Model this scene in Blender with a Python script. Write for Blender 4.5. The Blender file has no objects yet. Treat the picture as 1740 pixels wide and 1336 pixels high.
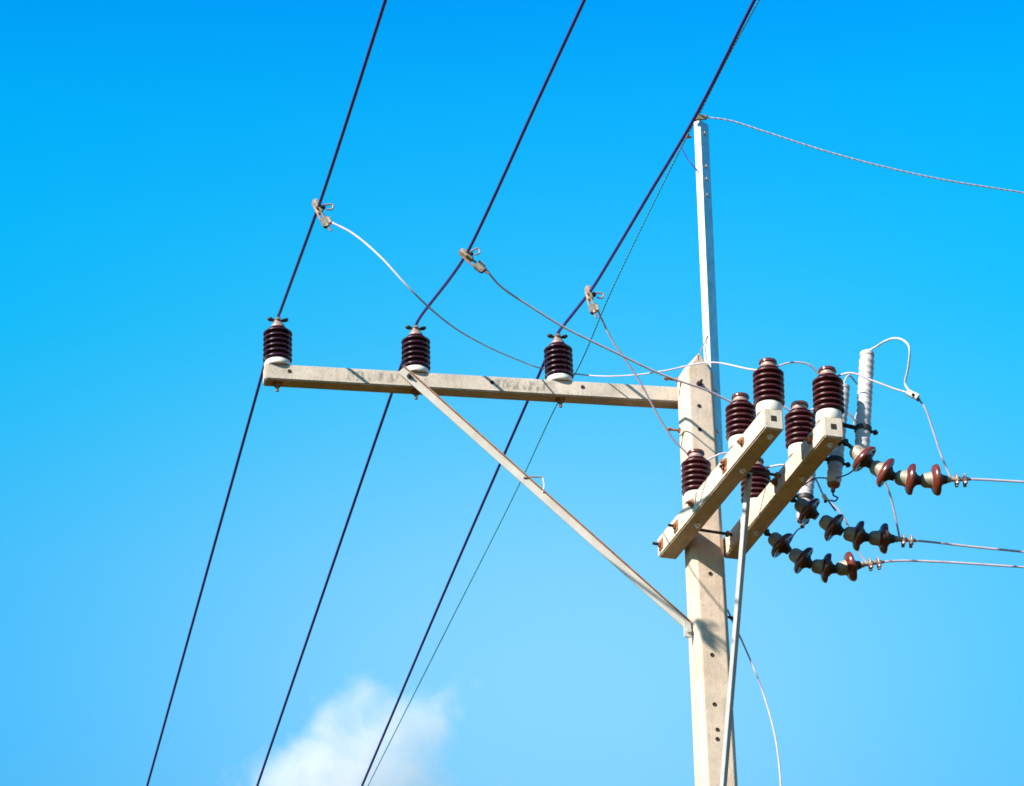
import bpy, bmesh, math, random
from mathutils import Vector, Matrix, noise
rad = math.radians
random.seed(4)
S = bpy.context.scene
COL = S.collection

# ------------------------------------------------------------------ camera
FPX, CX, CY = 6000.0, 870.0, 668.0
PITCH, ROLL = rad(27.5), 0.025
R0 = Vector((1, 0, 0)); U0 = Vector((0, -math.sin(PITCH), math.cos(PITCH))); FW = Vector((0, math.cos(PITCH), math.sin(PITCH)))
RT = math.cos(ROLL) * R0 - math.sin(ROLL) * U0
UP = math.cos(ROLL) * U0 + math.sin(ROLL) * R0
EYE = Vector((0, 0, 1.6))
cd = bpy.data.cameras.new('camera'); cam = bpy.data.objects.new('camera', cd); COL.objects.link(cam)
cd.sensor_width = 36.0; cd.lens = 36.0 * FPX / 1740.0; cd.clip_start = 0.1; cd.clip_end = 20000
cam.matrix_world = Matrix(((RT.x, UP.x, -FW.x, EYE.x), (RT.y, UP.y, -FW.y, EYE.y), (RT.z, UP.z, -FW.z, EYE.z), (0, 0, 0, 1)))
S.camera = cam

# ------------------------------------------------------------------ sun, sky, exposure
SUNDIR = Vector((2.14, 1.93, -1.775)).normalized()
sl = bpy.data.lights.new('sun', 'SUN'); sun = bpy.data.objects.new('sun', sl); COL.objects.link(sun)
sl.energy = 5.0; sl.angle = rad(0.5); sl.color = (1.0, 0.90, 0.77)
sun.rotation_euler = SUNDIR.to_track_quat('-Z', 'Y').to_euler()
S.view_settings.view_transform = 'Standard'; S.view_settings.look = 'None'
S.view_settings.exposure = 1.0; S.view_settings.gamma = 1.0
S.cycles.filter_width = 1.7
S.cycles.volume_bounces = 6
S.cycles.volume_step_rate = 1.0

W = bpy.data.worlds.new('World'); S.world = W; W.use_nodes = True
nt = W.node_tree; nt.nodes.clear()
out = nt.nodes.new('ShaderNodeOutputWorld'); bg = nt.nodes.new('ShaderNodeBackground')
sky = nt.nodes.new('ShaderNodeTexSky'); sky.sky_type = 'NISHITA'; sky.sun_disc = False
sky.sun_elevation = math.asin(-SUNDIR.z); sky.sun_rotation = math.atan2(-SUNDIR.x, -SUNDIR.y) % (2 * math.pi)
sky.air_density = 1.0; sky.dust_density = 0.3; sky.ozone_density = 1.5
bg.inputs['Strength'].default_value = 0.15
tc = nt.nodes.new('ShaderNodeTexCoord'); sx = nt.nodes.new('ShaderNodeSeparateXYZ')
ramp = nt.nodes.new('ShaderNodeValToRGB')
mul = nt.nodes.new('ShaderNodeMix'); mul.data_type = 'RGBA'; mul.blend_type = 'MULTIPLY'; mul.inputs[0].default_value = 1.0; mul.clamp_result = False
nt.links.new(tc.outputs['Generated'], sx.inputs[0]); nt.links.new(sx.outputs['Z'], ramp.inputs[0])
cr = ramp.color_ramp
SKY = [(0.0, (.30, .36, .30)), (0.30, (.20, .50, .55)), (.374, (.085, .72, .88)), (.418, (.085, .82, .95)), (.457, (.02, .90, 1.0)), (.477, (.0, .92, 1.04)), (.498, (.0, .93, 1.08)), (.53, (.0, .88, 1.14)), (.56, (.0, .74, 1.16)), (.62, (.0, .40, .7)), (1.0, (.0, .16, .35))]
cr.elements[0].position, cr.elements[0].color = SKY[0][0], SKY[0][1] + (1,)
cr.elements[1].position, cr.elements[1].color = SKY[-1][0], SKY[-1][1] + (1,)
for p, c in SKY[1:-1]:
    e = cr.elements.new(p); e.color = c + (1,)
nt.links.new(sky.outputs[0], mul.inputs[6]); nt.links.new(ramp.outputs[0], mul.inputs[7])
# glow painted into the sky round the cloud, imitating lens darkening at the sides (compass bearing 0, about 23 degrees up)
def wmath(op, a, b):
    m = nt.nodes.new('ShaderNodeMath'); m.operation = op
    for i, v in enumerate((a, b)):
        if isinstance(v, (int, float)): m.inputs[i].default_value = v
        elif v is not None: nt.links.new(v, m.inputs[i])
    return m.outputs[0]
hx = wmath('POWER', wmath('ABSOLUTE', wmath('DIVIDE', wmath('SUBTRACT', sx.outputs['X'], .012), .088), 0), 2.0)
hz = wmath('POWER', wmath('ABSOLUTE', wmath('DIVIDE', wmath('SUBTRACT', sx.outputs['Z'], .385), .052), 0), 2.0)
hy = wmath('GREATER_THAN', sx.outputs['Y'], 0.0)
hz_ = wmath('MULTIPLY', wmath('EXPONENT', wmath('MULTIPLY', wmath('ADD', hx, hz), -.5), 0), hy)
hcol = nt.nodes.new('ShaderNodeMix'); hcol.data_type = 'RGBA'; hcol.blend_type = 'ADD'; hcol.clamp_result = False
hcol.inputs[7].default_value = (.72, .56, .06, 1)
nt.links.new(hz_, hcol.inputs[0]); nt.links.new(mul.outputs[2], hcol.inputs[6])
nt.links.new(hcol.outputs[2], bg.inputs[0]); nt.links.new(bg.outputs[0], out.inputs[0])

# ------------------------------------------------------------------ helpers: sight lines to world points
def ray(x, y): return FW + RT * ((x - CX) / FPX) - UP * ((y - CY) / FPX)
def at(x, y, d): return EYE + ray(x, y) * d
def on_z(x, y, z):
    v = ray(x, y); return EYE + v * ((z - EYE.z) / v.z)
def on_plane(x, y, p0, n):
    v = ray(x, y); return EYE + v * ((p0 - EYE).dot(n) / v.dot(n))
def az_dir(a): return Vector((math.sin(rad(a)), math.cos(rad(a)), 0))    # compass heading from +Y

WL = {}
def thing(name, label, cat, loc=(0, 0, 0), group=None):
    o = bpy.data.objects.new(name, None); COL.objects.link(o); o.location = loc
    o.empty_display_size = 0.1
    WL[o.name] = Vector(loc); tag(o, label, cat, group); return o
def tag(o, label=None, cat=None, group=None, kind=None):
    if label: o['label'] = label
    if cat: o['category'] = cat
    if group: o['group'] = group
    if kind: o['kind'] = kind
    return o
def obj(name, bm, mat, parent=None, origin=None, smooth=True, label=None):
    """bm holds world coordinates; the object keeps its thing's origin"""
    og = WL[parent.name] if parent else Vector(origin if origin is not None else (0, 0, 0))
    bmesh.ops.recalc_face_normals(bm, faces=bm.faces)
    for v in bm.verts: v.co -= og
    if smooth:
        for f in bm.faces: f.smooth = True
        for e in bm.edges:
            if len(e.link_faces) == 2 and e.calc_face_angle(0) > rad(38): e.smooth = False
    me = bpy.data.meshes.new(name); bm.to_mesh(me); bm.free()
    me.materials.append(mat)
    o = bpy.data.objects.new(name, me); COL.objects.link(o)
    if parent: o.parent = parent
    else: o.location = og
    WL[o.name] = og
    if label: o['label'] = label
    return o
def kids(o): return [c for c in bpy.data.objects if c.parent == o]
def copy_tree(o, parent=None):
    c = o.copy(); COL.objects.link(c); c.parent = parent
    for ch in kids(o): copy_tree(ch, c)
    return c
def BM(): return bmesh.new()

def frame_from(z, hint=Vector((0, 0, 1))):
    z = z.normalized()
    if abs(z.dot(hint)) > 0.97: hint = Vector((1, 0, 0))
    x = hint.cross(z).normalized(); y = z.cross(x)
    return x, y, z
def mat4(x, y, z, o):
    return Matrix(((x.x, y.x, z.x, o.x), (x.y, y.y, z.y, o.y), (x.z, y.z, z.z, o.z), (0, 0, 0, 1)))
def lathe(bm, prof, M=None, seg=40):
    M = M or Matrix.Identity(4); rings = []
    for r, z in prof:
        if r < 1e-6: rings.append([bm.verts.new(M @ Vector((0, 0, z)))])
        else: rings.append([bm.verts.new(M @ Vector((r * math.cos(2 * math.pi * k / seg), r * math.sin(2 * math.pi * k / seg), z))) for k in range(seg)])
    for a, b in zip(rings, rings[1:]):
        for k in range(seg):
            k2 = (k + 1) % seg
            if len(a) == 1 and len(b) == 1: continue
            if len(a) == 1: bm.faces.new((a[0], b[k], b[k2]))
            elif len(b) == 1: bm.faces.new((a[k], a[k2], b[0]))
            else: bm.faces.new((a[k], a[k2], b[k2], b[k]))
    return bm
def along(p, q):
    x, y, z = frame_from(q - p); return mat4(x, y, z, p)
def rod(bm, p, q, r, seg=12):
    L = (q - p).length
    return lathe(bm, [(0, 0), (r, 0), (r, L), (0, L)], along(p, q), seg)
def nut(bm, p, ax, r=0.016, h=0.014, seg=6):
    ax = ax.normalized(); return rod(bm, p, p + ax * h, r, seg)
def box(bm, c, ax, hs, bev=0.004, segs=2):
    t = BM(); vs = []
    for sx_ in (-1, 1):
        for sy in (-1, 1):
            for sz in (-1, 1):
                vs.append(t.verts.new(c + ax[0] * hs[0] * sx_ + ax[1] * hs[1] * sy + ax[2] * hs[2] * sz))
    for f in ((0, 1, 3, 2), (4, 6, 7, 5), (0, 4, 5, 1), (2, 3, 7, 6), (0, 2, 6, 4), (1, 5, 7, 3)):
        t.faces.new([vs[i] for i in f])
    if bev: bmesh.ops.bevel(t, geom=list(t.edges), offset=bev, segments=segs, affect='EDGES', clamp_overlap=True)
    me = bpy.data.meshes.new('tmp'); t.to_mesh(me); t.free(); bm.from_mesh(me); bpy.data.meshes.remove(me)
    return bm
def ball(bm, c, ax, hs, seg=14):
    n = seg // 2
    prof = [(math.sin(math.pi * i / n), -math.cos(math.pi * i / n)) for i in range(n + 1)]
    prof[0] = (0, -1); prof[-1] = (0, 1)
    x, y, z = ax
    return lathe(bm, prof, mat4(x * hs[0], y * hs[1], z * hs[2], c), seg)
def prism(bm, poly, M, h, bev=0.0):
    """poly in M's xy plane, extruded h along M's z"""
    t = BM()
    a = [t.verts.new(M @ Vector((x, y, 0))) for x, y in poly]; b = [t.verts.new(M @ Vector((x, y, h))) for x, y in poly]
    t.faces.new(a); t.faces.new(b[::-1]); n = len(a)
    for i in range(n): t.faces.new((a[i], b[i], b[(i + 1) % n], a[(i + 1) % n]))
    if bev: bmesh.ops.bevel(t, geom=list(t.edges), offset=bev, segments=2, affect='EDGES', clamp_overlap=True)
    me = bpy.data.meshes.new('tmp'); t.to_mesh(me); t.free(); bm.from_mesh(me); bpy.data.meshes.remove(me)
    return bm
def smooth_path(pts, step=0.03):
    P = [2 * pts[0] - pts[1]] + list(pts) + [2 * pts[-1] - pts[-2]]; res = []
    for i in range(1, len(P) - 2):
        p0, p1, p2, p3 = P[i - 1:i + 3]
        t0, t1 = 0.0, max((p1 - p0).length, 1e-4) ** .5
        t2 = t1 + max((p2 - p1).length, 1e-4) ** .5; t3 = t2 + max((p3 - p2).length, 1e-4) ** .5
        n = max(2, int((p2 - p1).length / step))
        for k in range(n):
            t = t1 + (t2 - t1) * k / n
            a1 = p0 * ((t1 - t) / (t1 - t0)) + p1 * ((t - t0) / (t1 - t0)); a2 = p1 * ((t2 - t) / (t2 - t1)) + p2 * ((t - t1) / (t2 - t1)); a3 = p2 * ((t3 - t) / (t3 - t2)) + p3 * ((t - t2) / (t3 - t2))
            b1 = a1 * ((t2 - t) / (t2 - t0)) + a2 * ((t - t0) / (t2 - t0)); b2 = a2 * ((t3 - t) / (t3 - t1)) + a3 * ((t - t1) / (t3 - t1))
            res.append(b1 * ((t2 - t) / (t2 - t1)) + b2 * ((t - t1) / (t2 - t1)))
    res.append(pts[-1]); return res
def frames(path):
    fr = []; x = None
    for i, p in enumerate(path):
        t = (path[min(i + 1, len(path) - 1)] - path[max(i - 1, 0)]).normalized()
        if x is None: x = frame_from(t)[0]
        x = (x - t * x.dot(t)).normalized(); fr.append((p, x, t.cross(x)))
    return fr
def tube(bm, path, r, seg=8):
    rings = []
    fr = frames(path); rf = r if callable(r) else (lambda f: r_); r_ = r
    for i, (p, x, y) in enumerate(fr):
        r = rf(i / (len(fr) - 1)); rings.append([bm.verts.new(p + x * (r * math.cos(2 * math.pi * k / seg)) + y * (r * math.sin(2 * math.pi * k / seg))) for k in range(seg)])
    for a, b in zip(rings, rings[1:]):
        for k in range(seg): bm.faces.new((a[k], a[(k + 1) % seg], b[(k + 1) % seg], b[k]))
    bm.faces.new(rings[0][::-1]); bm.faces.new(rings[-1]); return bm
def strand(bm, path, r, n=3, pitch=0.11, seg=5):
    """n round strands twisted round the path"""
    fr = frames(path); L = 0.0; acc = [0.0]
    for a, b in zip(path, path[1:]): L += (b - a).length; acc.append(L)
    for s in range(n):
        pp = []
        for (p, x, y), l in zip(fr, acc):
            a = 2 * math.pi * (l / pitch + s / n); pp.append(p + (x * math.cos(a) + y * math.sin(a)) * r * 0.52)
        tube(bm, pp, r * 0.5, seg)
    return bm

# ------------------------------------------------------------------ materials
def new_mat(name):
    m = bpy.data.materials.new(name); m.use_nodes = True
    n = m.node_tree; return m, n, n.nodes['Principled BSDF']
def noise_node(n, scale, detail=6, vec=None, rough=0.6):
    t = n.nodes.new('ShaderNodeTexNoise'); t.inputs['Scale'].default_value = scale; t.inputs['Detail'].default_value = detail; t.inputs['Roughness'].default_value = rough
    if vec is not None: n.links.new(vec, t.inputs['Vector'])
    return t
def two_tone(name, c1, c2, scale, rough, metal=0.0, bump=0.0, bscale=60, lo=0.35, hi=0.65, coat=0.0, spec=None):
    m, n, b = new_mat(name); tcn = n.nodes.new('ShaderNodeTexCoord'); v = tcn.outputs['Object']
    t = noise_node(n, scale, 8, v); r = n.nodes.new('ShaderNodeValToRGB')
    r.color_ramp.elements[0].position = lo; r.color_ramp.elements[0].color = c1 + (1,)
    r.color_ramp.elements[1].position = hi; r.color_ramp.elements[1].color = c2 + (1,)
    n.links.new(t.outputs['Fac'], r.inputs[0]); n.links.new(r.outputs[0], b.inputs['Base Color'])
    b.inputs['Roughness'].default_value = rough; b.inputs['Metallic'].default_value = metal
    b.inputs['Coat Weight'].default_value = coat; b.inputs['Coat Roughness'].default_value = 0.12
    if spec is not None: b.inputs['Specular IOR Level'].default_value = spec
    if bump:
        t2 = noise_node(n, bscale, 6, v); bp = n.nodes.new('ShaderNodeBump'); bp.inputs['Strength'].default_value = bump; bp.inputs['Distance'].default_value = 0.004
        n.links.new(t2.outputs['Fac'], bp.inputs['Height']); n.links.new(bp.outputs[0], b.inputs['Normal'])
    return m
def concrete(name, light, dark, stain, smudges=()):
    """cast concrete: mottling, pores, drip stains; smudges = (x0, x1, along) worn print in object space"""
    m, n, b = new_mat(name); tcn = n.nodes.new('ShaderNodeTexCoord'); v = tcn.outputs['Object']
    big = noise_node(n, 3.2, 8, v, 0.65); r = n.nodes.new('ShaderNodeValToRGB')
    r.color_ramp.elements[0].position = .3; r.color_ramp.elements[0].color = dark + (1,)
    r.color_ramp.elements[1].position = .62; r.color_ramp.elements[1].color = light + (1,)
    n.links.new(big.outputs['Fac'], r.inputs[0]); col = r.outputs[0]
    mp = n.nodes.new('ShaderNodeMapping'); mp.inputs['Scale'].default_value = (22, 22, 3.0); n.links.new(v, mp.inputs[0])
    drip = noise_node(n, 1.0, 7, mp.outputs[0], .7)
    def mixin(col, fac_sock, lo, hi, c, amt):
        mr = n.nodes.new('ShaderNodeMapRange'); mr.inputs[1].default_value = lo; mr.inputs[2].default_value = hi; mr.inputs[4].default_value = amt
        n.links.new(fac_sock, mr.inputs[0]); mx = n.nodes.new('ShaderNodeMix'); mx.data_type = 'RGBA'
        n.links.new(mr.outputs[0], mx.inputs[0]); n.links.new(col, mx.inputs[6]); mx.inputs[7].default_value = c + (1,); return mx.outputs[2]
    col = mixin(col, drip.outputs['Fac'], .50, .78, stain, .6)
    grey = noise_node(n, 9, 9, v, .7); col = mixin(col, grey.outputs['Fac'], .48, .70, tuple(.55 * (a + .2) / 1.2 for a in light), .6)
    pale = noise_node(n, 6, 7, v, .6); pale.inputs['Distortion'].default_value = 1.0; col = mixin(col, pale.outputs['Fac'], .56, .72, tuple(min(.8, a * 1.12 + .03) for a in light), .7)
    pores = noise_node(n, 70, 3, v, .5); col = mixin(col, pores.outputs['Fac'], .62, .72, stain, .6)
    if smudges:
        sp = n.nodes.new('ShaderNodeSeparateXYZ'); n.links.new(v, sp.inputs[0])
        mp2 = n.nodes.new('ShaderNodeMapping'); mp2.inputs['Scale'].default_value = (34, 1.0, 12); n.links.new(v, mp2.inputs[0])
        nz = noise_node(n, 1.0, 4, mp2.outputs[0], .6)
        for x0, x1 in smudges:
            d = n.nodes.new('ShaderNodeMath'); d.operation = 'SUBTRACT'; n.links.new(sp.outputs['X'], d.inputs[0]); d.inputs[1].default_value = (x0 + x1) / 2
            ab = n.nodes.new('ShaderNodeMath'); ab.operation = 'ABSOLUTE'; n.links.new(d.outputs[0], ab.inputs[0])
            mr = n.nodes.new('ShaderNodeMapRange'); mr.inputs[1].default_value = (x1 - x0) / 2; mr.inputs[2].default_value = (x1 - x0) / 2 - .05; n.links.new(ab.outputs[0], mr.inputs[0])
            zz = n.nodes.new('ShaderNodeMath'); zz.operation = 'ABSOLUTE'; n.links.new(sp.outputs['Z'], zz.inputs[0])
            mz = n.nodes.new('ShaderNodeMapRange'); mz.inputs[1].default_value = .038; mz.inputs[2].default_value = .024; n.links.new(zz.outputs[0], mz.inputs[0])
            mr2 = n.nodes.new('ShaderNodeMapRange'); mr2.inputs[1].default_value = .45; mr2.inputs[2].default_value = .58; n.links.new(nz.outputs['Fac'], mr2.inputs[0])
            p1 = n.nodes.new('ShaderNodeMath'); p1.operation = 'MULTIPLY'; n.links.new(mr.outputs[0], p1.inputs[0]); n.links.new(mr2.outputs[0], p1.inputs[1])
            p2 = n.nodes.new('ShaderNodeMath'); p2.operation = 'MULTIPLY'; n.links.new(p1.outputs[0], p2.inputs[0]); n.links.new(mz.outputs[0], p2.inputs[1])
            col = mixin(col, p2.outputs[0], 0, 1, (.10, .095, .09), .6)
    n.links.new(col, b.inputs['Base Color']); b.inputs['Roughness'].default_value = .85; b.inputs['Specular IOR Level'].default_value = .25
    fine = noise_node(n, 110, 5, v); bp = n.nodes.new('ShaderNodeBump'); bp.inputs['Strength'].default_value = .45; bp.inputs['Distance'].default_value = .004
    n.links.new(fine.outputs['Fac'], bp.inputs['Height']); n.links.new(bp.outputs[0], b.inputs['Normal'])
    return m

M_POLE = concrete('pole_concrete', (.66, .525, .42), (.56, .435, .33), (.36, .26, .16))
M_ARM = concrete('crossarm_concrete', (.66, .575, .475), (.52, .44, .345), (.22, .17, .11))
M_GREYARM = concrete('grey_crossarm_concrete', (.57, .495, .42), (.42, .36, .30), (.22, .185, .14), ((-.90, -.52), (.0, .40)))
M_PORC_DARK = two_tone('dark_brown_glaze', (.030, .006, .014), (.050, .011, .022), 9, .22, coat=.6)
M_PORC = two_tone('brown_glaze', (.066, .012, .015), (.10, .021, .024), 9, .3, coat=.35)
M_PORC_RED = two_tone('red_brown_glaze', (.085, .015, .010), (.15, .030, .018), 8, .25, coat=.5)
M_WHITE = two_tone('pale_cast_fitting', (.58, .56, .52), (.72, .70, .66), 12, .6)
M_CAP = two_tone('dull_metal_cap', (.25, .165, .15), (.36, .25, .22), 25, .5, metal=.2, bump=.3)
M_CAPSTEEL = two_tone('galvanised_cap', (.22, .20, .155), (.35, .32, .26), 25, .5, metal=.15, bump=.3)
M_GALV = two_tone('galvanised_steel', (.55, .56, .57), (.72, .73, .74), 14, .45, metal=.25, bump=.12, bscale=40)
M_RUST = two_tone('rusty_steel', (.20, .075, .035), (.36, .15, .07), 40, .8, bump=.4)
M_DARKSTEEL = two_tone('dark_steel', (.018, .016, .018), (.045, .038, .036), 40, .55, metal=.3)
M_HOLE = two_tone('hole_shade', (.020, .012, .010), (.035, .02, .015), 60, .9)  # dark colour stands in for the shade inside bolt holes
M_CLAMP = two_tone('weathered_bronze', (.40, .27, .18), (.62, .49, .38), 35, .5, metal=.25, bump=.3)
M_ALU = two_tone('weathered_aluminium', (.52, .48, .49), (.68, .64, .65), 20, .5, metal=.3)
M_ALUDULL = two_tone('dull_aluminium', (.46, .395, .47), (.60, .53, .61), 20, .55, metal=.2)
M_STEEL = two_tone('sky_reflecting_steel', (.42, .44, .46), (.56, .58, .60), 14, .42, metal=.75, bump=.1, bscale=40)
M_BRACE = two_tone('pale_zinc_brace', (.40, .385, .35), (.52, .50, .46), 7, .6, bump=.08, bscale=30)
M_BROWN = two_tone('shade_brown_zinc', (.22, .10, .06), (.36, .20, .13), 18, .75)  # shade of the flange underside put into its colour
M_DULLSTEEL = two_tone('dull_zinc_steel', (.36, .36, .37), (.46, .46, .47), 10, .5, bump=.1, bscale=40, spec=.3)
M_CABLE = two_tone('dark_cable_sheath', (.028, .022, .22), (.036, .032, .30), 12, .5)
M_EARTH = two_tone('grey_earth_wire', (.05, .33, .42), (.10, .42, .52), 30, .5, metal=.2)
M_POLY = two_tone('pale_polymer', (.47, .435, .45), (.57, .53, .545), 14, .5)
M_DRY = two_tone('dry_ground', (.050, .029, .004), (.085, .050, .008), .25, .95, bump=.5, bscale=3, spec=0.0)

# ------------------------------------------------------------------ ground
g = BM(); bmesh.ops.create_grid(g, x_segments=60, y_segments=60, size=6000)
for v in g.verts:
    d = v.co.length; v.co.z = -.02 + (noise.noise(v.co * .002) * 3 if d > 300 else 0)
tag(obj('ground', g, M_DRY), 'bare dry ground that the pole stands on', kind='structure')

# ------------------------------------------------------------------ pole
PT = at(1181, 640, 21.43)                       # axis of the pole at its shoulder
PX, PY = PT.x, PT.y
PYAW = 15
pn = Vector((math.sin(rad(PYAW)), -math.cos(rad(PYAW)), 0))      # front face normal
pr = Vector((math.cos(rad(PYAW)), math.sin(rad(PYAW)), 0))       # to the pole's right
ZS, HWT, HDT, CH = PT.z, .096, .090, .026
pole = thing('utility_pole', 'tall cream concrete pole with chamfered edges and pointed top', 'pole', (PX, PY, 0))
def pole_half(z): return HWT + (ZS - z) * .0035, HDT + (ZS - z) * .0035
bm = BM(); rings = []
for i in range(9):
    z = ZS * i / 8; w, d = pole_half(z); c = CH
    pts = [(-w + c, -d), (w - c, -d), (w, -d + c), (w, d - c), (w - c, d), (-w + c, d), (-w, d - c), (-w, -d + c)]
    rings.append([bm.verts.new(Vector((PX, PY, z)) + pr * x - pn * y) for x, y in pts])
for a, b in zip(rings, rings[1:]):
    for k in range(8): bm.faces.new((a[k], a[(k + 1) % 8], b[(k + 1) % 8], b[k]))
bm.faces.new(rings[0][::-1])
# gabled top: ridge runs front to back
top = rings[-1]
w, d = HWT, HDT
r1 = bm.verts.new(Vector((PX, PY, ZS + .118)) + pr * .004 + pn * (d)); r2 = bm.verts.new(Vector((PX, PY, ZS + .118)) + pr * .004 - pn * (d))
bm.faces.new((top[0], top[1], r1)); bm.faces.new((top[4], top[5], r2))
bm.faces.new((top[1], top[2], r1)); bm.faces.new((top[2], top[3], r2, r1)); bm.faces.new((top[3], top[4], r2))
bm.faces.new((top[5], top[6], r2)); bm.faces.new((top[6], top[7], r1, r2)); bm.faces.new((top[7], top[0], r1))
shaft = obj('shaft', bm, M_POLE, pole, smooth=False)
bv = shaft.modifiers.new('edge_wear', 'BEVEL'); bv.width = .006; bv.segments = 2
for x, y in ((1188, 690), (1189, 730), (1207, 975), (1210, 1113), (1214, 1197), (1219, 1240), (1219, 1256)):
    z = on_plane(x, y, PT, pn).z; dd = pole_half(z)[1]
    p = on_plane(x, y, Vector((PX, PY, 0)) + pn * dd, pn)
    b = BM(); lathe(b, [(.0125, .0), (.0125, .003), (.009, .003), (.008, .0012), (0, .0012)], along(p - pn * .0005, p + pn), 16)
    obj('bolt_hole_shade', b, M_HOLE, pole)  # no hole is cut: a dark disc paints its shade
# bolts with tails standing out of the pole
def pole_bolt(x, y, x2, y2, mat=M_RUST):
    p = on_plane(x, y, PT + pn * .02, pn); q = on_plane(x2, y2, PT + pn * .02, pn)
    b = BM(); rod(b, p, q, .0075, 10); nut(b, p + (q - p) * .1, q - p, .012, .014); nut(b, p + (q - p) * .9, q - p, .018, .006, 14)
    obj('bolt', b, mat, pole)
pole_bolt(1128, 643, 1152, 646); pole_bolt(1133, 729, 1156, 732); pole_bolt(1247, 1052, 1230, 1046, M_DARKSTEEL)
b = BM(); p = on_plane(1188, 653, PT + pn * HDT, pn); nut(b, p - pn * .002, pn, .02, .012); rod(b, p, p + pn * .05, .009, 10); obj('bolt', b, M_DARKSTEEL, pole)
b = BM(); p = on_plane(1186, 607, PT + pn * (HDT - .01), pn); rod(b, p - Vector((0, 0, .03)), p + Vector((0, 0, .012)), .011, 10); obj('earth_stud', b, M_RUST, pole)

# ------------------------------------------------------------------ crossarms
def beam(parent, a0, u, w, L, hw, hz, mat, seed=0):
    """concrete beam from a0 (centre of one end) along u"""
    b = BM(); box(b, a0 + u * L / 2, (u, w, Vector((0, 0, 1))), (L / 2, hw, hz), .007, 2)
    return obj('beam', b, mat, parent)
Z = Vector((0, 0, 1))
# the long grey arm, behind the pole
HA = .052
ARM_A = on_z(450, 617, 11.530); ARM_B = on_z(1147, 657, 11.530)
uL = (ARM_B - ARM_A); uL.z = 0; Lvis = uL.length; uL.normalize()
wL = Vector((-uL.y, uL.x, 0))                     # away from the camera
LL = Lvis + .22
cL = ARM_A + wL * HA - Z * HA                     # end centre
midL = cL + uL * LL / 2
armL = thing('crossarm', 'long grey concrete crossarm reaching left from the pole', 'crossarm', midL)
armL_rot = math.atan2(uL.y, uL.x)
b = BM(); box(b, Vector((0, 0, 0)), (Vector((1, 0, 0)), Vector((0, 1, 0)), Z), (LL / 2, HA, HA), .007, 2)
beamL = obj('beam', b, M_GREYARM, None); beamL.parent = armL; WL[beamL.name] = midL; beamL.rotation_euler.z = armL_rot
def on_armL(x, y, lift=0.0): return on_plane(x, y, ARM_A - wL * lift, wL)
for x, y in ((492, 631), (836, 650), (990, 658)):
    p = on_armL(x, y); b = BM(); lathe(b, [(.0125, .0), (.0125, .003), (.009, .003), (.008, .0012), (0, .0012)], along(p + wL * .0005, p - wL), 16); obj('bolt_hole_shade', b, M_HOLE, armL)  # dark disc on the face, painted as the shade of a hole

# the two short arms clasping the pole, pointing at the camera
def short_arm(near_px, far_px, d, label, HW, HZ):
    n = at(*near_px, d); f = on_z(*far_px, n.z)
    u = (n - f); L = u.length; u.normalize(); w = Vector((-u.y, u.x, 0))    # w: to the right (east)
    if w.x < 0: w = -w
    end = n + w * HW + Z * HZ                      # centre of the near end face
    t = thing('crossarm', label, 'crossarm', end - u * L / 2, 'paired concrete crossarms clasping the pole')
    ob = beam(t, end, -u, w, L, HW, HZ, M_ARM)
    return dict(t=t, end=end, u=u, w=w, L=L, hw=HW, hz=HZ)
HW, HZ = .058, .062
A1 = short_arm((1299, 727), (1118, 948), 19.46, 'cream concrete crossarm crossing in front of the pole, left one of the pair', HW, HZ)
A2 = short_arm((1401, 741), (1229, 949), 19.48, 'cream concrete crossarm on the pole\'s right side that the three disc strings hang from', HW, HZ)
def arm_pt(A, s, dw=0.0, dz=0.0): return A['end'] - A['u'] * s + A['w'] * dw + Z * dz
for A in (A1, A2):
    p = A['end']; b = BM(); box(b, p + Z * .004, (A['w'], Z, A['u']), (.0165, .0165, .0022), .001, 1); obj('bolt_hole_shade', b, M_HOLE, A['t'])  # the end hole is a dark square plate with shade in its colour
    for s in ((.33, .60, 1.15) if A is A1 else (.20, .75)):
        p = arm_pt(A, s, -HW, .012); b = BM(); rod(b, p, p - A['w'] * .006, .028, 18); nut(b, p - A['w'] * .006, -A['w'], .019, .016); rod(b, p, p - A['w'] * .034, .009, 10); obj('bolt', b, M_RUST, A['t'])
# threaded bolts that tie the two arms together, nuts at each face
def spacer(s, label, head=.07):
    p = arm_pt(A1, s, -HW - head, -.005)
    q0 = arm_pt(A2, 0, HW + .05, -.005); ww = A1['w']
    q = p + ww * ((q0 - p).dot(ww)); q.z = p.z - .02
    t = thing('spacer_bolt', label, 'bolt', (p + q) / 2, 'spacer bolts through the two short crossarms')
    b = BM(); rod(b, p, q, .009, 10); obj('threaded_rod', b, M_DARKSTEEL, t)
    d = (q - p).normalized()
    for dist in (head - .018, head + 2 * HW + .002, (q - p).length - .05 - 2 * HW - .018, (q - p).length - .05 + .002):
        b = BM(); nut(b, p + d * dist, d, .019, .016); obj('nut', b, M_RUST, t)
    b = BM(); box(b, p + d * (head - .003), (d, Z, A1['u']), (.0026, .032, .032), .001, 1); obj('washer', b, M_RUST, t)
spacer(A1['L'] - .07, 'spacer bolt sticking out at the far lower tip of the left short crossarm', .055)
spacer(A1['L'] - .33, 'dark spacer bolt crossing the pole face between the two short crossarms', .05)
spacer(.62, 'spacer bolt joining the two short crossarms near the top of the steel brace', .03)

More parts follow.
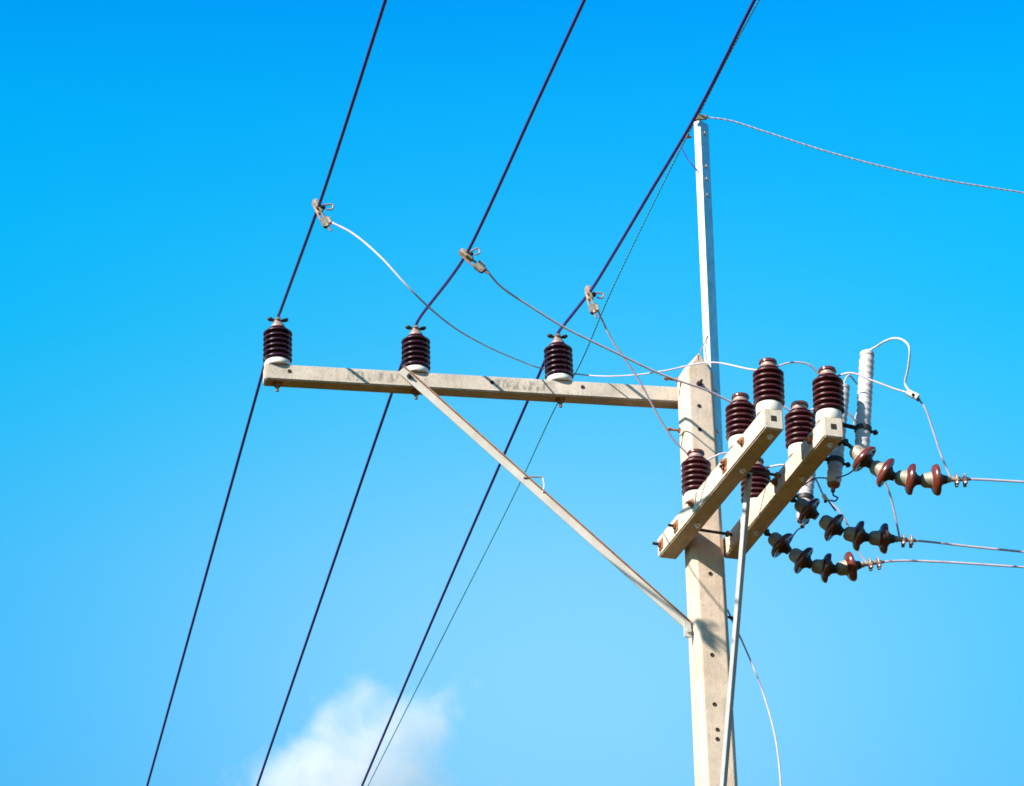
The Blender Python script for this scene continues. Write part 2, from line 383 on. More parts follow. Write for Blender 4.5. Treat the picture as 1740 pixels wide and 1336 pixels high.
# ------------------------------------------------------------------ post insulators
def shed_profile(z0, z1, n, R, core, lip=.010):
    prof = []; h = (z1 - z0) / n
    for i in range(n):
        z = z0 + h * i
        prof += [(core, z), (core + .003, z + h * .10), (R - .010, z + h * .12), (R - .003, z + h * .10), (R, z + h * .20), (R - .001, z + h * .40), (R - .009, z + h * .56), (core + .010, z + h * .74), (core, z + h * .86)]
    return prof
def post(kind):
    pm = M_PORC_DARK if kind == 'line' else M_PORC
    t = thing('post_insulator', 'proto', 'insulator')
    if kind == 'line':
        b = lathe(BM(), [(0, 0), (.078, 0), (.081, .006), (.081, .022), (.076, .034), (.060, .040), (0, .040)]); obj('metal_base', b, M_WHITE, t)
        prof = [(.0, .036), (.060, .036)] + shed_profile(.042, .252, 6, .0885, .054) + [(.060, .256), (.05, .266), (.035, .274), (0, .274)]
        obj('porcelain_body', lathe(BM(), prof), pm, t)
        c = lathe(BM(), [(0, .266), (.043, .266), (.041, .284), (.029, .298), (.023, .316), (0, .316)])
        box(c, Vector((0, 0, .322)), (Vector((1, 0, 0)), Vector((0, 1, 0)), Z), (.014, .036, .010), .004)
        obj('top_saddle', c, M_CAP, t)
        for s in (-1, 1):
            e = BM(); ax = Vector((s, 0, .25)).normalized(); x, y, z = frame_from(ax)
            ball(e, Vector((s * .045, 0, .328)), (x, y, z), (.018, .012, .020)); rod(e, Vector((s * .012, 0, .316)), Vector((s * .045, 0, .328)), .009, 10)
            obj('clamp_ear', e, M_DARKSTEEL, t)
        st = BM(); rod(st, Vector((0, 0, -2 * HA - .055)), Vector((0, 0, .01)), .0095, 10); nut(st, Vector((0, 0, -2 * HA - .024)), Z, .021, .020); box(st, Vector((0, 0, -2 * HA - .004)), (Vector((1, 0, 0)), Vector((0, 1, 0)), Z), (.028, .028, .003), .001, 1)
        obj('stud', st, M_RUST, t)
    else:
        b = lathe(BM(), [(0, 0), (.070, 0), (.074, .008), (.075, .045), (.072, .058), (.060, .064), (0, .064)]); obj('metal_base', b, M_WHITE, t)
        prof = [(0, .060), (.060, .060)] + shed_profile(.068, .278, 6, .0885, .054) + [(.064, .281), (.055, .290), (0, .290)]
        obj('porcelain_body', lathe(BM(), prof), pm, t)
        c = lathe(BM(), [(0, .284), (.056, .284), (.052, .292), (.045, .298), (.042, .308), (.044, .318), (.0, .318)]); obj('neck', c, M_CAP, t)  # pinkish neck colour stands in for light reflected there
        c = lathe(BM(), [(0, .317), (.045, .317), (.051, .322), (.052, .330), (.049, .338), (.036, .344), (0, .345)]); obj('top_cap', c, M_PORC_RED, t)
        st = BM(); rod(st, Vector((0, 0, -2 * HZ - .03)), Vector((0, 0, .01)), .0095, 10); nut(st, Vector((0, 0, -2 * HZ - .02)), Z, .017, .018); obj('stud', st, M_GALV, t)
    return t
def place_post(proto, first, p, rz, tilt_r, tilt_f, label, group):
    o = proto if first else copy_tree(proto)
    o.location = p; o.rotation_euler = (tilt_f, tilt_r, rz); o['label'] = label; o['group'] = group
    return o
lineP = post('line'); LINE_TOP = []
for i, (px, tl, lab) in enumerate(((473, -.002, 'dark ribbed insulator at the far left tip of the long grey crossarm'), (709, .004, 'dark ribbed insulator on the long grey crossarm above the diagonal brace end'), (953, -.012, 'dark ribbed insulator on the long grey crossarm nearest the pole'))):
    p0 = on_plane(px, 632, ARM_A, wL); s = (p0 - ARM_A).dot(uL)
    p = ARM_A + uL * s + wL * HA + Z * .0005
    place_post(lineP, i == 0, p, armL_rot, tl, 0, lab, 'dark insulators on the long crossarm')
    LINE_TOP.append(p + Z * .328 + uL * (.328 * math.sin(tl)))
postP = post('post'); PT_TOP = {}
first = True
for key, A, s, tl, lab in (('A', A1, .075, .032, 'brown post insulator on the near raised tip of the left short crossarm'), ('C', A1, .51, .03, 'brown post insulator halfway along the left short crossarm'), ('E', A1, 1.25, .03, 'lowest brown post insulator, standing in front of the pole'),
                           ('B', A2, .075, .032, 'brown post insulator on the near tip of the right short crossarm beside the white arrester'), ('D', A2, .51, .03, 'brown post insulator halfway along the right short crossarm, between two taller ones'), ('F', A2, 1.25, .04, 'brown post insulator half hidden behind the left short crossarm and the steel brace')):
    p = arm_pt(A, s, .008, HZ + .0005)
    place_post(postP, first, p, rad(18), tl, 0, lab, 'brown insulators on the short crossarms'); first = False
    PT_TOP[key] = p + Z * .308 + A['w'] * (.308 * math.sin(tl)); 

# ------------------------------------------------------------------ braces
def angle_bar(parent, name, p, q, n1, leg1, n2, leg2, mat, th=.006):
    """steel L section from p to q; n1, n2: directions its legs run in from the corner"""
    ax = (q - p); L = ax.length; ax.normalize()
    n1 = (n1 - ax * n1.dot(ax)).normalized(); n2 = (n2 - ax * n2.dot(ax) - n1 * n2.dot(n1)).normalized()
    poly = [(0, 0), (leg1, 0), (leg1, th), (th, th), (th, leg2), (0, leg2)]
    b = BM(); prism(b, poly, mat4(n1, n2, ax, p), L, .0012); return obj(name, b, mat, parent, smooth=False)
# diagonal brace of the long arm
q = on_plane(1168, 1066, Vector((PX, PY, 0)) + pn * .02, pn)
p = on_armL(684, 634, .012)
br = thing('diagonal_brace', 'pale steel angle brace running from the long crossarm down to the pole', 'brace', q)
ax = (q - p).normalized(); upv = (Z - ax * Z.dot(ax)).normalized(); fr = ax.cross(upv); fr = fr if fr.y < 0 else -fr
p2 = p - ax * .02
angle_bar(br, 'angle_bar', p2 + upv * .030, q + upv * .030, -upv, .048, fr, .0065, M_BRACE, .006)
angle_bar_shade = BM(); box(angle_bar_shade, (p2 + q) / 2 + upv * .0328 + fr * .013, (ax, fr, upv), ((q - p2).length / 2, .013, .0022), .0006, 1)
obj('top_flange', angle_bar_shade, M_BROWN, br, label='upper flange coloured a shaded brown')
b = BM(); box(b, q + pr * -.004 - Z * .02 + pn * .012, (pr, Z, pn), (.022, .05, .006), .002); nut(b, q - Z * .03 + pn * .018, pn, .016, .014); obj('end_plate', b, M_BRACE, br)
b = BM(); pp = on_plane(695, 641, p, fr) + fr * .006; nut(b, pp, fr, .015, .014); rod(b, pp, pp + fr * .03, .007, 8); obj('bolt', b, M_DARKSTEEL, br)
pts = [on_plane(x, y, p, fr) + fr * .01 for x, y in ((889, 813), (905, 812), (921, 812))]
b = tube(BM(), smooth_path(pts, .01), .005); obj('tie_wire', b, M_CAP, br)
pts = [on_plane(x, y, p, fr) + fr * .01 for x, y in ((921, 812), (923, 818), (924, 828), (922, 838))]
b = tube(BM(), smooth_path(pts, .01), .0035); obj('tie_wire', b, M_ALU, br)
# steel brace from the short arms to the pole below the picture
bt = arm_pt(A1, .66, HW + .045, -.02)
bq = on_plane(1229, 1336, Vector((PX, PY, 0)) + pn * .30, pn)
bq = bq + (bq - bt) * .55
b2 = thing('steel_brace', 'straight galvanised steel brace slanting up in front of the pole', 'brace', bq)
axb = (bt - bq).normalized(); toc = (EYE - bt); toc.z = 0; toc.normalize(); side = Z.cross(toc).normalized()
if side.x < 0: side = -side
leg1 = (-side * .80 - toc * .60); leg2 = (side * .60 - toc * .80)
angle_bar(b2, 'angle_bar', bq, bt + axb * .03, leg1, .027, leg2, .034, M_DULLSTEEL, .004)
b = BM(); pp = bt - axb * .01; nut(b, pp - axb.cross(toc) * .0 + toc * .004, toc, .015, .012); obj('bolt', b, M_DARKSTEEL, b2)
pb = Vector((PX, PY, bq.z)); 
b = BM(); box(b, pb + pn * (pole_half(bq.z)[1] + .006), (pr, Z, pn), (.05, .06, .005), .002); rod(b, pb + pn * .05, bq + pn * .03, .010, 10); obj('foot_bolt', b, M_RUST, b2)

# ------------------------------------------------------------------ steel channel on the pole top, earth wires
CHN = Vector((PX, PY, 0)) + pr * .0
ct = on_plane(1189.5, 203, PT + pn * .06, pn); cb = on_plane(1214, 764, PT + pn * .06, pn)
ch = thing('earth_wire_bracket', 'tall galvanised steel angle bolted to the pole top', 'bracket', cb)
axc = (ct - cb).normalized(); toc = (EYE - ct); toc.z = 0; toc.normalize(); side = Z.cross(toc).normalized()
if side.x < 0: side = -side
l1 = -side * .80 - toc * .60; l2 = side * .60 - toc * .80
angle_bar(ch, 'angle_bar', cb, ct, l1, .050, l2, .086, M_STEEL, .006)
for f in (.06, .18, .77, .82, .86, .965):
    l2n = (l2 - axc * l2.dot(axc)).normalized(); nn = axc.cross(l2n); nn = nn if nn.dot(toc) > 0 else -nn
    pp = cb + (ct - cb) * f + l2n * .045; b = BM(); nut(b, pp - nn * .001, nn, .013, .008, 12); obj('bolt', b, M_ALU, ch)  # pale bolt heads added in place of holes with light showing through
AZE = Vector((-math.sin(rad(14)), math.cos(rad(14)), 0)); NE = Vector((AZE.y, -AZE.x, 0))
etop = on_plane(1186, 197, ct + toc * .03, toc)
cl = thing('earth_wire_clamp', 'small pale clamp gripping the thin wires at the tip of the steel bracket', 'clamp', etop)
b = BM(); box(b, etop + Vector((.02, 0, -.012)), (RT, UP, FW), (.036, .017, .018), .005); obj('clamp_body', b, M_CAPSTEEL, cl)
b = BM(); ball(b, etop + RT * .045 - UP * .008, (RT, UP, FW), (.016, .016, .016)); obj('clamp_knuckle', b, M_CAPSTEEL, cl)
b = BM(); rod(b, etop + RT * .004 - UP * .01, etop + RT * .006 + UP * .042, .008, 10); nut(b, etop + RT * .005 + UP * .02, UP, .014, .012); obj('bolt', b, M_CAP, cl)
b = BM(); ball(b, etop - RT * .02 - UP * .024, (RT, UP, FW), (.017, .013, .017)); obj('saddle', b, M_RUST, cl)

def plane_wire(name, pix, p0, d, r, mat, label, cat, group=None, ext0=0.0, ext1=0.0, twist=False, fix=None, step=.06):
    """a wire hanging in the upright plane through p0 with heading d"""
    n = Vector((d.y, -d.x, 0)); pts = [p0.copy() if q is None else on_plane(q[0], q[1], p0, n) for q in pix]
    if ext0: t = pts[0] - pts[1]; pts.insert(0, pts[0] + t.normalized() * ext0)
    if ext1: t = pts[-1] - pts[-2]; pts.append(pts[-1] + t.normalized() * ext1)
    path = smooth_path(pts, step); b = BM()
    if twist: strand(b, smooth_path(pts, .02), r, 3, .12)
    else: tube(b, path, r, 8)
    o = obj(name, b, mat, None, path[len(path) // 2]); tag(o, label, cat, group); return pts
plane_wire('earth_wire', [(1290, 0), (1238, 95), None, (1168, 230), (1040, 492), (985, 620), (945, 690), (880, 828), (760, 1067), (625, 1336)], etop, AZE, .0052, M_EARTH, 'thin grey twisted wire beside the rightmost dark cable', 'wire', None, 3, 14, True)
ew = plane_wire('earth_wire', [None, (1240, 205), (1300, 224), (1400, 256), (1500, 283), (1600, 305), (1740, 328)], etop + RT * .05 - UP * .008, Vector((math.cos(rad(10)), math.sin(rad(10)), 0)), .0055, M_ALUDULL, 'thin twisted wire leaving the bracket tip towards the right edge', 'wire', None, 0, 12, True)
p = on_plane(1168, 230, etop, NE)
fit = thing('wire_grip', 'tiny rusty grip on the thin wire just below the bracket tip', 'grip', p)
b = BM(); ball(b, p, (RT, UP, FW), (.012, .022, .012)); obj('grip_body', b, M_CAP, fit)
b = BM(); ball(b, p + RT * .015 - UP * .012, (RT, UP, FW), (.012, .009, .010)); obj('grip_bolt', b, M_RUST, fit)
pts = [on_plane(1158, 250, etop, NE), on_plane(1170, 272, ct, toc), on_plane(1184, 290, ct, toc)]
b = tube(BM(), smooth_path(pts, .02), .0045); tag(obj('bonding_lead', b, M_CABLE, None, pts[1]), 'short dark lead from the thin wire to the steel bracket', 'wire')
pts = [on_plane(1202, 570, ct - l1 * 0, toc), on_plane(1194, 590, ct, toc), on_plane(1186, 606, PT + pn * HDT, pn)]
b = tube(BM(), smooth_path(pts, .02), .0038); tag(obj('bonding_lead', b, M_CAP, None, pts[1]), 'short thin lead from the steel bracket to the pole tip', 'wire')

# ------------------------------------------------------------------ main conductors
DWS = [Vector((-math.sin(rad(a)), math.cos(rad(a)), 0)) for a in (11.48, 12.4, 12.4)]
MAIN = [([(655, 0), (604, 160), (552, 320), (536, 366), (511, 435), (490, 492), (476, 530), None, (440, 655), (345, 995), (250, 1336)], 'leftmost dark overhead cable, over the crossarm tip insulator'),
        ([(993, 0), (905, 190), (850, 312), (803, 412), (785, 444), (761, 478), (732, 515), (714, 539), None, (665, 670), (550, 1005), (437, 1336)], 'middle of the three dark overhead cables'),
        ([(1282, 0), (1183, 195), (1100, 335), (1040, 436), (1006, 491), (980, 525), (957, 554), None, (895, 685), (760, 995), (615, 1336)], 'dark overhead cable nearest the pole, passing the bracket tip')]
for (pix, lab), tp, DW in zip(MAIN, LINE_TOP, DWS):
    plane_wire('overhead_cable', pix, tp + Z * .018, DW, .0098, M_CABLE, lab, 'cable', 'dark overhead cables', 4, 25)

# ------------------------------------------------------------------ hot line clamps where the jumpers tap the cables
K = 1 / 318.0
def tap_clamp():
    t = thing('tap_clamp', 'proto', 'clamp')
    X, Y = Vector((1, 0, 0)), Vector((0, 1, 0))
    def P(x, z, y=0): return Vector((x * K, y * K, z * K))
    d = Vector((.42, 0, -1)).normalized(); n = Vector((1, 0, .42)).normalized()
    b = BM(); box(b, P(-1, 0, 3), (n, d, Y), (6 * K, 14 * K, 4 * K), .006); box(b, P(-4, 4, -4), (n, d, Y), (4.5 * K, 9 * K, 4 * K), .005); obj('jaw', b, M_CLAMP, t)
    b = BM(); box(b, P(1, -2, -7), (n, d, Y), (2.5 * K, 12 * K, 2 * K), .003); obj('keeper', b, M_CAPSTEEL, t)
    b = BM(); ball(b, P(8, 0, 0), (X, Y, Z), (5 * K, 5 * K, 5 * K)); obj('screw_head', b, M_DARKSTEEL, t)
    b = tube(BM(), smooth_path([P(7, 4), P(16, 6), P(25, 7), P(26, 2), P(24, -3), P(15, -4)], .004), 1.7 * K); obj('bail_loop', b, M_CAP, t)
    b = tube(BM(), smooth_path([P(-2, -12), P(1, -19), P(5, -27)], .005), 2.2 * K); tube(b, smooth_path([P(5, -10), P(8, -15), P(11, -20)], .005), 2.2 * K); obj('stem', b, M_CAP, t)
    b = BM(); box(b, P(11, -30), (n, d, Y), (5.5 * K, 8 * K, 6 * K), .005); obj('connector_block', b, M_CAPSTEEL, t)
    b = BM(); box(b, P(18, -27), (n, d, Y), (4 * K, 7 * K, 5 * K), .004); obj('connector_cap', b, M_CLAMP, t)
    b = BM(); rod(b, P(14, -34, -4), P(22, -49, -3), 2.3 * K, 8); nut(b, P(15, -36, -4), P(8, -15), 4 * K, 4 * K); obj('eye_screw', b, M_CAP, t)
    b = BM(); rod(b, P(17, -19, -2), P(12, -41, -2), 2.2 * K, 8); nut(b, P(13, -38, -2), P(-5, -22), 4.2 * K, 4 * K); obj('bolt', b, M_DARKSTEEL, t)
    return t
tapP = tap_clamp(); TAPS = []
for i, (px, py, rot, lab) in enumerate(((541, 352, 0, 'bronze tap clamp on the leftmost dark cable'), (793, 434, 22, 'bronze tap clamp on the middle dark cable'), (1002, 499, -13, 'bronze tap clamp on the dark cable nearest the pole'))):
    p = on_plane(px, py, LINE_TOP[i] + Z * .018, Vector((DWS[i].y, -DWS[i].x, 0)))
    o = tapP if i == 0 else copy_tree(tapP)
    ang = -rad(rot); Mx = Matrix.Rotation(armL_rot, 4, 'Z') @ Matrix.Rotation(ang - .0, 4, 'Y')
    o.matrix_world = Matrix.Translation(p) @ Mx; o['label'] = lab; o['group'] = 'tap clamps on the dark cables'
    TAPS.append(p + (Mx.to_3x3() @ Vector((20 * K, 0, -28 * K))))

# ------------------------------------------------------------------ strain strings of disc insulators
EAST = A2['w']; PE = arm_pt(A2, 0, HW)            # plane of arm 2's right face
DB = Vector((math.cos(rad(3)), math.sin(rad(3)), 0)); NB = Vector((DB.y, -DB.x, 0))
UNIT = .146
def disc_meshes():
    cap = lathe(BM(), [(0, .002), (.024, .002), (.034, .010), (.041, .022), (.044, .054), (.050, .062), (0, .064)], None, 28)
    shell = lathe(BM(), [(0, .060), (.046, .060), (.060, .064), (.078, .073), (.0875, .086), (.0895, .096), (.086, .104), (.078, .104), (.073, .094), (.066, .102), (.060, .094), (.052, .106), (0, .108)], None, 36)
    pin = lathe(BM(), [(0, .100), (.052, .102), (.046, .112), (.034, .120), (.027, .130), (.023, UNIT + .003), (0, UNIT + .003)], None, 20)
    return cap, shell, pin
def chain(J, wire_pix, end_px, label, wlabel):
    """J: joint pixels from the arm outwards, in the upright plane along the branch"""
    p0 = on_plane(J[0][0], J[0][1], PE + EAST * .04, EAST)
    P = [on_plane(x, y, p0, NB) for x, y in J]
    t = thing('insulator_string', label, 'insulator string', p0, 'insulator strings on the right short crossarm')
    b = BM(); base = p0 - EAST * .04; rod(b, base - EAST * .01, p0 + EAST * .006, .010, 10); nut(b, base, EAST, .024, .008, 14)
    first_ax = (P[1] - P[0]); gap = first_ax.length - UNIT; first_ax.normalize()
    rod(b, p0, p0 + first_ax * max(gap, .01), .011, 10); box(b, p0, (EAST, Z, A2['u']), (.014, .02, .012), .004); obj('shackle', b, M_DARKSTEEL, t)
    for a, c in zip(P, P[1:]):
        ax = (c - a).normalized(); x, y, z = frame_from(ax); M = mat4(x, y, z, c - ax * UNIT)
        cap, shell, pin = disc_meshes()
        for m_ in (cap, shell, pin): bmesh.ops.transform(m_, matrix=M, verts=m_.verts)
        so = obj('porcelain_disc', shell, M_PORC_RED, t)
        o = obj('disc_cap', cap, M_CAPSTEEL, so); o = obj('disc_pin', pin, M_DARKSTEEL, so)
    e0 = P[-1]; e1 = on_plane(end_px[0], end_px[1], p0, NB); ax = (e1 - e0).normalized(); L = (e1 - e0).length
    b = BM(); lathe(b, [(0, 0), (.013, 0), (.015, .01), (.014, L * .4), (.010, L * .92), (0, L)], along(e0, e1), 14); ball(b, e0 + ax * .012, frame_from(ax), (.02, .02, .022)); obj('strain_clamp', b, M_CAPSTEEL, t)
    for f in (.40, .72):
        c = e0 + ax * (L * f); uu = (Z - ax * Z.dot(ax)).normalized(); sd = ax.cross(uu)
        b = BM(); tube(b, smooth_path([c + sd * .02 - uu * .034, c + sd * .021 + uu * .012, c + uu * .028, c - sd * .021 + uu * .012, c - sd * .02 - uu * .034], .006), .0065); box(b, c - uu * .014, (ax, sd, uu), (.010, .03, .006), .002)
        nut(b, c + sd * .02 - uu * .036, uu, .011, .012); nut(b, c - sd * .02 - uu * .036, uu, .011, .012); obj('clamp_bolt', b, M_CAP, t)
    wp = plane_wire('branch_wire', [None] + wire_pix, e1 - ax * .03, DB, .0068, M_ALUDULL, wlabel, 'wire', 'branch wires leaving to the right', 0, 22)
    return e0, e1
S1 = chain([(1437, 752), (1481, 791), (1520, 811), (1565, 817), (1608, 815)], [(1668, 815), (1740, 819)], (1652, 814), 'highest disc insulator string, its outer red brown discs in sun', 'highest of the three branch wires, from the sunlit disc string')
S2 = chain([(1347, 848), (1388, 878), (1431, 905), (1476, 914), (1519, 916)], [(1580, 921), (1660, 930), (1740, 938)], (1560, 919), 'middle disc insulator string, mostly dark discs', 'middle of the three branch wires')
S3 = chain([(1303, 905), (1341, 937), (1379, 961), (1421, 968), (1461, 960)], [(1530, 953), (1600, 955), (1740, 964)], (1505, 954), 'lowest disc insulator string with one red sunlit disc at its end', 'lowest of the three branch wires')

# ------------------------------------------------------------------ surge arresters on the right side of the right short arm
def arrester():
    t = thing('surge_arrester', 'proto', 'arrester'); L = .64
    prof = [(0, 0), (.036, 0)]; n = 15
    for i in range(n):
        z = .02 + (L - .05) * i / n; h = (L - .05) / n
        prof += [(.0395, z), (.0430, z + h * .15), (.0433, z + h * .32), (.0395, z + h * .75)]
    prof += [(.036, L - .02), (0, L - .02)]
    obj('ribbed_housing', lathe(BM(), prof, None, 30), M_POLY, t)
    b = lathe(BM(), [(0, L - .021), (.040, L - .021), (.042, L - .012), (.040, L), (.014, L + .004), (.012, L + .02), (0, L + .02)], None, 24); obj('top_terminal', b, M_POLY, t)
    b = lathe(BM(), [(0, -.05), (.012, -.05), (.014, -.02), (.034, -.012), (.038, 0.001), (0, .001)], None, 24); obj('bottom_terminal', b, M_RUST, t)
    zb = .145; b = lathe(BM(), [(.0445, zb - .014), (.049, zb - .014), (.049, zb + .014), (.0445, zb + .014)], None, 30)
    box(b, Vector((-.125, 0, zb)), (Vector((1, 0, 0)), Vector((0, 1, 0)), Z), (.080, .016, .006), .002); rod(b, Vector((.044, 0, zb)), Vector((.088, 0, zb)), .009, 10); nut(b, Vector((.066, 0, zb)), Vector((1, 0, 0)), .016, .014); obj('mounting_bracket', b, M_DARKSTEEL, t)
    return t
arrP = arrester(); ARR = []
for i, (pt, pb_, lab) in enumerate((((1474, 592), (1464, 776), 'pale ribbed surge arrester standing clear beside the right short crossarm tip'), ((1433, 650), (1416, 828), 'surge arrester hanging lower, its pale top behind a brown insulator'), ((1384, 716), (1364, 890), 'surge arrester mostly hidden behind the right short crossarm'))):
    mid = on_plane((pt[0] + pb_[0]) / 2, (pt[1] + pb_[1]) / 2, PE + EAST * (.191, .14, .242)[i], EAST)
    n = A2['u']; a = on_plane(*pb_, mid, n); c = on_plane(*pt, mid, n); zx = (c - a).normalized()
    yv = zx.cross(EAST).normalized(); xv = yv.cross(zx)
    o = arrP if i == 0 else copy_tree(arrP); o.matrix_world = mat4(xv, yv, zx, mid - zx * .32); o['label'] = lab; o['group'] = 'surge arresters'
    ARR.append((mid - zx * .37, mid + zx * .335))

# ------------------------------------------------------------------ jumpers
def wire3(name, pts, r, mat, label, cat='wire', group=None, step=.02):
    path = smooth_path(pts, step); b = tube(BM(), path, r, 8)
    return tag(obj(name, b, mat, None, path[len(path) // 2]), label, cat, group)
def deep(pix): return [at(x, y, d) for x, y, d in pix]
def lerp_px(p, q, pix):
    """points on sight lines between p and q, depth running evenly from p's to q's"""
    dp = (p - EYE).dot(FW); dq = (q - EYE).dot(FW); n = len(pix) + 1
    xs = lambda v: CX + FPX * (v - EYE).dot(RT) / (v - EYE).dot(FW)
    x0, x1 = xs(p), xs(q); res = []
    for x, y in pix:
        f = (x - x0) / (x1 - x0) if abs(x1 - x0) > 12 else .5
        f = min(1, max(0, f)); res.append(at(x, y, dp + (dq - dp) * f))
    return [p] + res + [q]
side_off = lambda key: PT_TOP[key] - A1['u'] * -.045      # the wire lies in the near side of the neck
TA, TB, TC, TD, TE, TF = (PT_TOP[k] - A1['u'] * .046 for k in 'ABCDEF')
JG = 'pale jumper wires from the tap clamps'
j = [TAPS[0]] + deep([(598, 396, 19.55), (648, 438, 19.36), (690, 484, 19.26), (722, 516, 19.30), (765, 552, 19.55), (820, 585, 20.15), (878, 611, 20.95), (930, 628, 21.62), (1000, 638, 21.5), (1070, 638, 21.1), (1130, 630, 20.7), (1210, 616, 20.2)]) + [TA]
jr = lerp_px(TA, TB, [(1345, 616), (1375, 620)])[1:] + lerp_px(TB, S1[0] + (S1[1] - S1[0]) * .2, [(1446, 634), (1480, 646), (1520, 661), (1552, 672), (1570, 690), (1585, 730), (1598, 770)])[1:]
wire3('jumper_wire', j + jr, lambda f: .0056 - .0044 * f if f < .32 else .0042 + max(0, f - .55) * .004, M_ALUDULL, 'long pale jumper from the leftmost cable over the two near brown insulators', 'wire', JG)
j = lerp_px(TAPS[1], TC, [(850, 486), (900, 520), (960, 557), (1010, 582), (1060, 606), (1110, 630), (1150, 646), (1200, 663)])
jr = [TC + A1['w'] * .06] + lerp_px(TC + A1['w'] * .06, TD, [(1310, 681)])[1:] + lerp_px(TD, S2[0] + (S2[1] - S2[0]) * .25, [(1395, 692), (1425, 690), (1452, 715), (1470, 760), (1490, 795), (1508, 828), (1518, 862), (1525, 895)])[1:]
wire3('jumper_wire', j + jr, .0060, M_ALUDULL, 'pale jumper from the middle cable over the pole to the second row of brown insulators', 'wire', JG)
j = lerp_px(TAPS[2], TE, [(1040, 578), (1062, 610), (1085, 645), (1105, 682), (1125, 718), (1145, 748), (1163, 766)])
jr = [TE + A1['w'] * .06] + lerp_px(TE + A1['w'] * .06, TF, [(1235, 770)])[1:] + lerp_px(TF, S3[0] + (S3[1] - S3[0]) * .3, [(1330, 790), (1370, 795), (1386, 814), (1402, 846), (1426, 868), (1444, 900), (1455, 932)])[1:]
wire3('jumper_wire', j + jr, .0058, M_ALUDULL, 'pale jumper hanging from the cable nearest the pole to the lowest brown insulator', 'wire', JG)
# arrester leads and connectors
pc = lerp_px(TB, S1[0], [(1551, 671)])[1]; pd = lerp_px(TB, S1[0], [(1570, 690)])[1]
con = thing('wire_connector', 'small pale bolted connector on the jumper right of the arrester', 'connector', pc)
axx = (lerp_px(TB, S1[0], [(1562, 677)])[1] - lerp_px(TB, S1[0], [(1540, 666)])[1]).normalized(); f3 = frame_from(axx)
b = BM(); box(b, pc, (axx, f3[0], f3[1]), (.037, .014, .016), .005); obj('connector_body', b, M_WHITE, con)
b = BM(); nut(b, pc - FW * .012 + axx * .0, -FW, .010, .01); nut(b, pc + axx * .034 - UP * .012, -FW, .012, .012); obj('connector_bolt', b, M_DARKSTEEL, con)
pts = lerp_px(ARR[0][1], pc, [(1486, 591), (1502, 581), (1520, 575), (1536, 579), (1545, 590), (1545, 612), (1542, 632), (1538, 652)])
wire3('arrester_lead', pts, .0062, M_ALU, 'pale looped lead from the tallest arrester top to the jumper', 'wire')
pts = lerp_px(ARR[1][1], lerp_px(TD, S2[0], [(1452, 715)])[1] + Vector((0, .05, 0)), [(1442, 638), (1454, 650), (1463, 668)])
wire3('arrester_lead', pts, .0055, M_ALU, 'short pale lead from the lower arrester passing behind the tall arrester', 'wire')
pts = lerp_px(ARR[1][0], at(1440, 900, 19.9), [(1416, 842), (1424, 846), (1418, 852), (1408, 850), (1420, 868)])[:-1]
wire3('arrester_lead', pts, .005, M_CABLE, 'dark hooked lead under the lower arrester', 'wire')
b = BM(); p = at(1402, 846, 19.9); con2 = thing('wire_connector', 'small pale connector on the jumper under the lower arrester', 'connector', p)
box(b, p, (RT * .5 - UP * .86, UP * .5 + RT * .86, FW), (.022, .012, .012), .004); obj('connector_body', b, M_WHITE, con2)
b = BM(); nut(b, p - FW * .01 - UP * .02, -FW, .010, .012); obj('connector_bolt', b, M_DARKSTEEL, con2)
pts = lerp_px(arm_pt(A2, .70, HW, -.04), ARR[0][0], [(1386, 813), (1412, 813), (1430, 810), (1448, 801)])
wire3('earth_lead', pts, .0042, M_CABLE, 'thin dark lead looping from the right short crossarm behind the lower arrester', 'wire')
pts = lerp_px(ARR[2][0], on_plane(1338, 925, PE, EAST), [(1356, 900), (1348, 910)])
wire3('earth_lead', pts, .0042, M_CABLE, 'short dark lead under the hidden arrester to the lowest string', 'wire')
# drop wire hanging beside the pole
dp0 = on_plane(1236, 1036, PT, pn)
pts = [dp0] + [on_plane(x, y, PT, pn) for x, y in ((1246, 1058), (1262, 1092), (1285, 1146), (1304, 1200), (1318, 1256), (1325, 1310), (1327, 1345), (1325, 1420), (1310, 1550))]
cut = 4
wire3('drop_wire', pts, .0058, M_ALUDULL, 'slack pale wire hanging in an arc right of the pole foot of the picture', 'wire')

# ------------------------------------------------------------------ cloud
CD = 2500.0; PXM = CD / FPX
CEN = at(600, 1290, CD)
b = BM(); rnd = random.Random(11); LOBES = []
for x, y, r, wt in ((420, 1385, 60, 1), (474, 1334, 48, 1), (514, 1294, 48, 1), (550, 1250, 48, 1), (574, 1200, 44, 1), (618, 1170, 38, .95), (600, 1300, 90, 1), (664, 1228, 58, .9), (712, 1204, 38, .75), (744, 1186, 32, .7), (776, 1172, 25, .65), (808, 1160, 18, .6), (668, 1285, 58, .9), (714, 1256, 40, .75), (750, 1230, 30, .65), (782, 1206, 22, .6),
                    (520, 1405, 105, 1), (640, 1400, 90, .95), (700, 1330, 54, .75), (760, 1340, 40, .6), (840, 1346, 34, .55), (690, 1150, 20, .55)):
    c = at(x, y, CD) + FW * rnd.uniform(-15, 15); LOBES.append((c - CEN, r * PXM, wt))
    bmesh.ops.create_icosphere(b, subdivisions=3, radius=r * PXM * 1.5, matrix=Matrix.Translation(c))
cloud = obj('cloud', b, M_DRY, None, CEN)
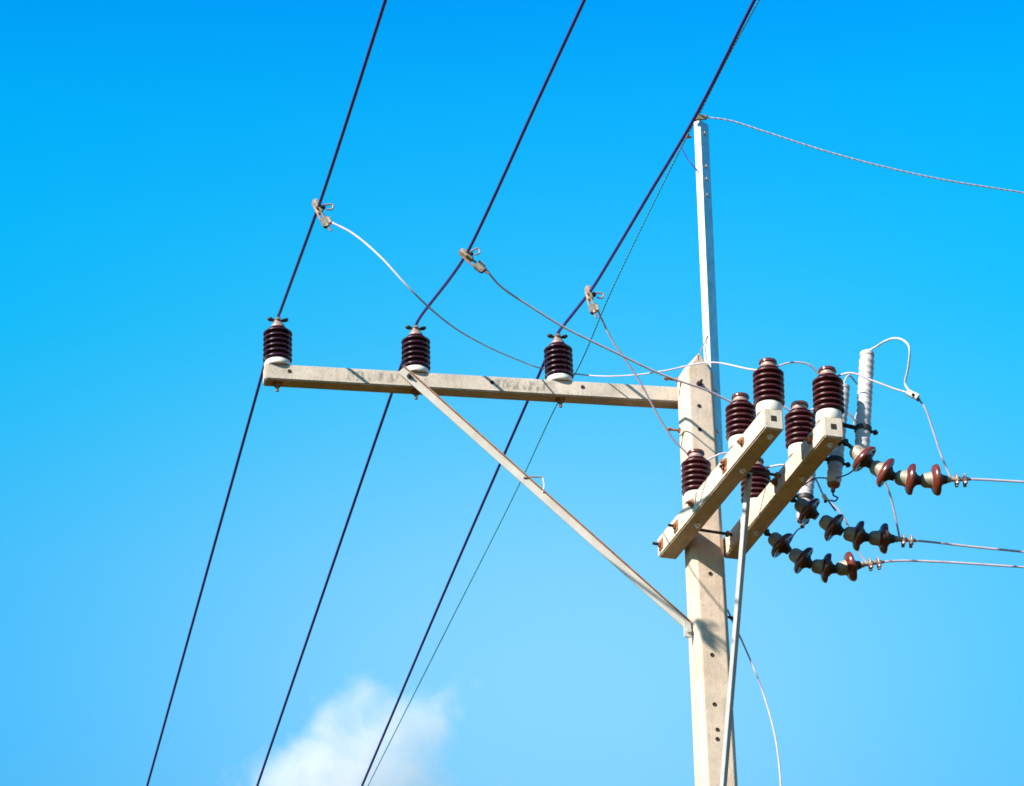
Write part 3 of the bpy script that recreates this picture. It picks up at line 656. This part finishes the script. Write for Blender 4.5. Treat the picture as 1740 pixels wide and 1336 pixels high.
rm = cloud.modifiers.new('merge', 'REMESH'); rm.mode = 'VOXEL'; rm.voxel_size = 4.0
dg = bpy.context.evaluated_depsgraph_get(); me = bpy.data.meshes.new_from_object(cloud.evaluated_get(dg)); cloud.modifiers.clear(); cloud.data = me
m = bpy.data.materials.new('cloud_vapour'); m.use_nodes = True; n = m.node_tree; n.nodes.clear()
mo = n.nodes.new('ShaderNodeOutputMaterial'); pv = n.nodes.new('ShaderNodeVolumePrincipled'); pv.inputs['Color'].default_value = (1, .965, .945, 1); pv.inputs['Anisotropy'].default_value = 0.0
tcn = n.nodes.new('ShaderNodeTexCoord'); nz = noise_node(n, .026, 9, tcn.outputs['Object'], .66); nz.inputs['Distortion'].default_value = .6
def nmath(op, a, b=None):
    q = n.nodes.new('ShaderNodeMath'); q.operation = op
    for k, v in enumerate((a, b)):
        if isinstance(v, (int, float)): q.inputs[k].default_value = v
        elif v is not None: n.links.new(v, q.inputs[k])
    return q.outputs[0]
total = None
for c, r, wt in LOBES:                                  # soft-edged body: one bell of vapour per puff
    dist = n.nodes.new('ShaderNodeVectorMath'); dist.operation = 'DISTANCE'; n.links.new(tcn.outputs['Object'], dist.inputs[0]); dist.inputs[1].default_value = c
    g = nmath('EXPONENT', nmath('MULTIPLY', nmath('POWER', nmath('DIVIDE', dist.outputs['Value'], r * .95), 2.0), -1.3))
    g = nmath('MULTIPLY', g, wt)
    total = g if total is None else nmath('ADD', total, g)
shape = nmath('ADD', nmath('MINIMUM', total, 1.15), nmath('MULTIPLY', nmath('SUBTRACT', nz.outputs['Fac'], .5), 3.1))
mr = n.nodes.new('ShaderNodeMapRange'); mr.inputs[1].default_value = .30; mr.inputs[2].default_value = 1.6; mr.inputs[4].default_value = .028
n.links.new(nmath('MULTIPLY', shape, nmath('GREATER_THAN', total, .05)), mr.inputs[0]); n.links.new(mr.outputs[0], pv.inputs['Density']); n.links.new(pv.outputs[0], mo.inputs['Volume'])
me.materials.clear(); me.materials.append(m)
tag(cloud, 'soft white cloud low in the sky behind the dark cables', 'cloud')
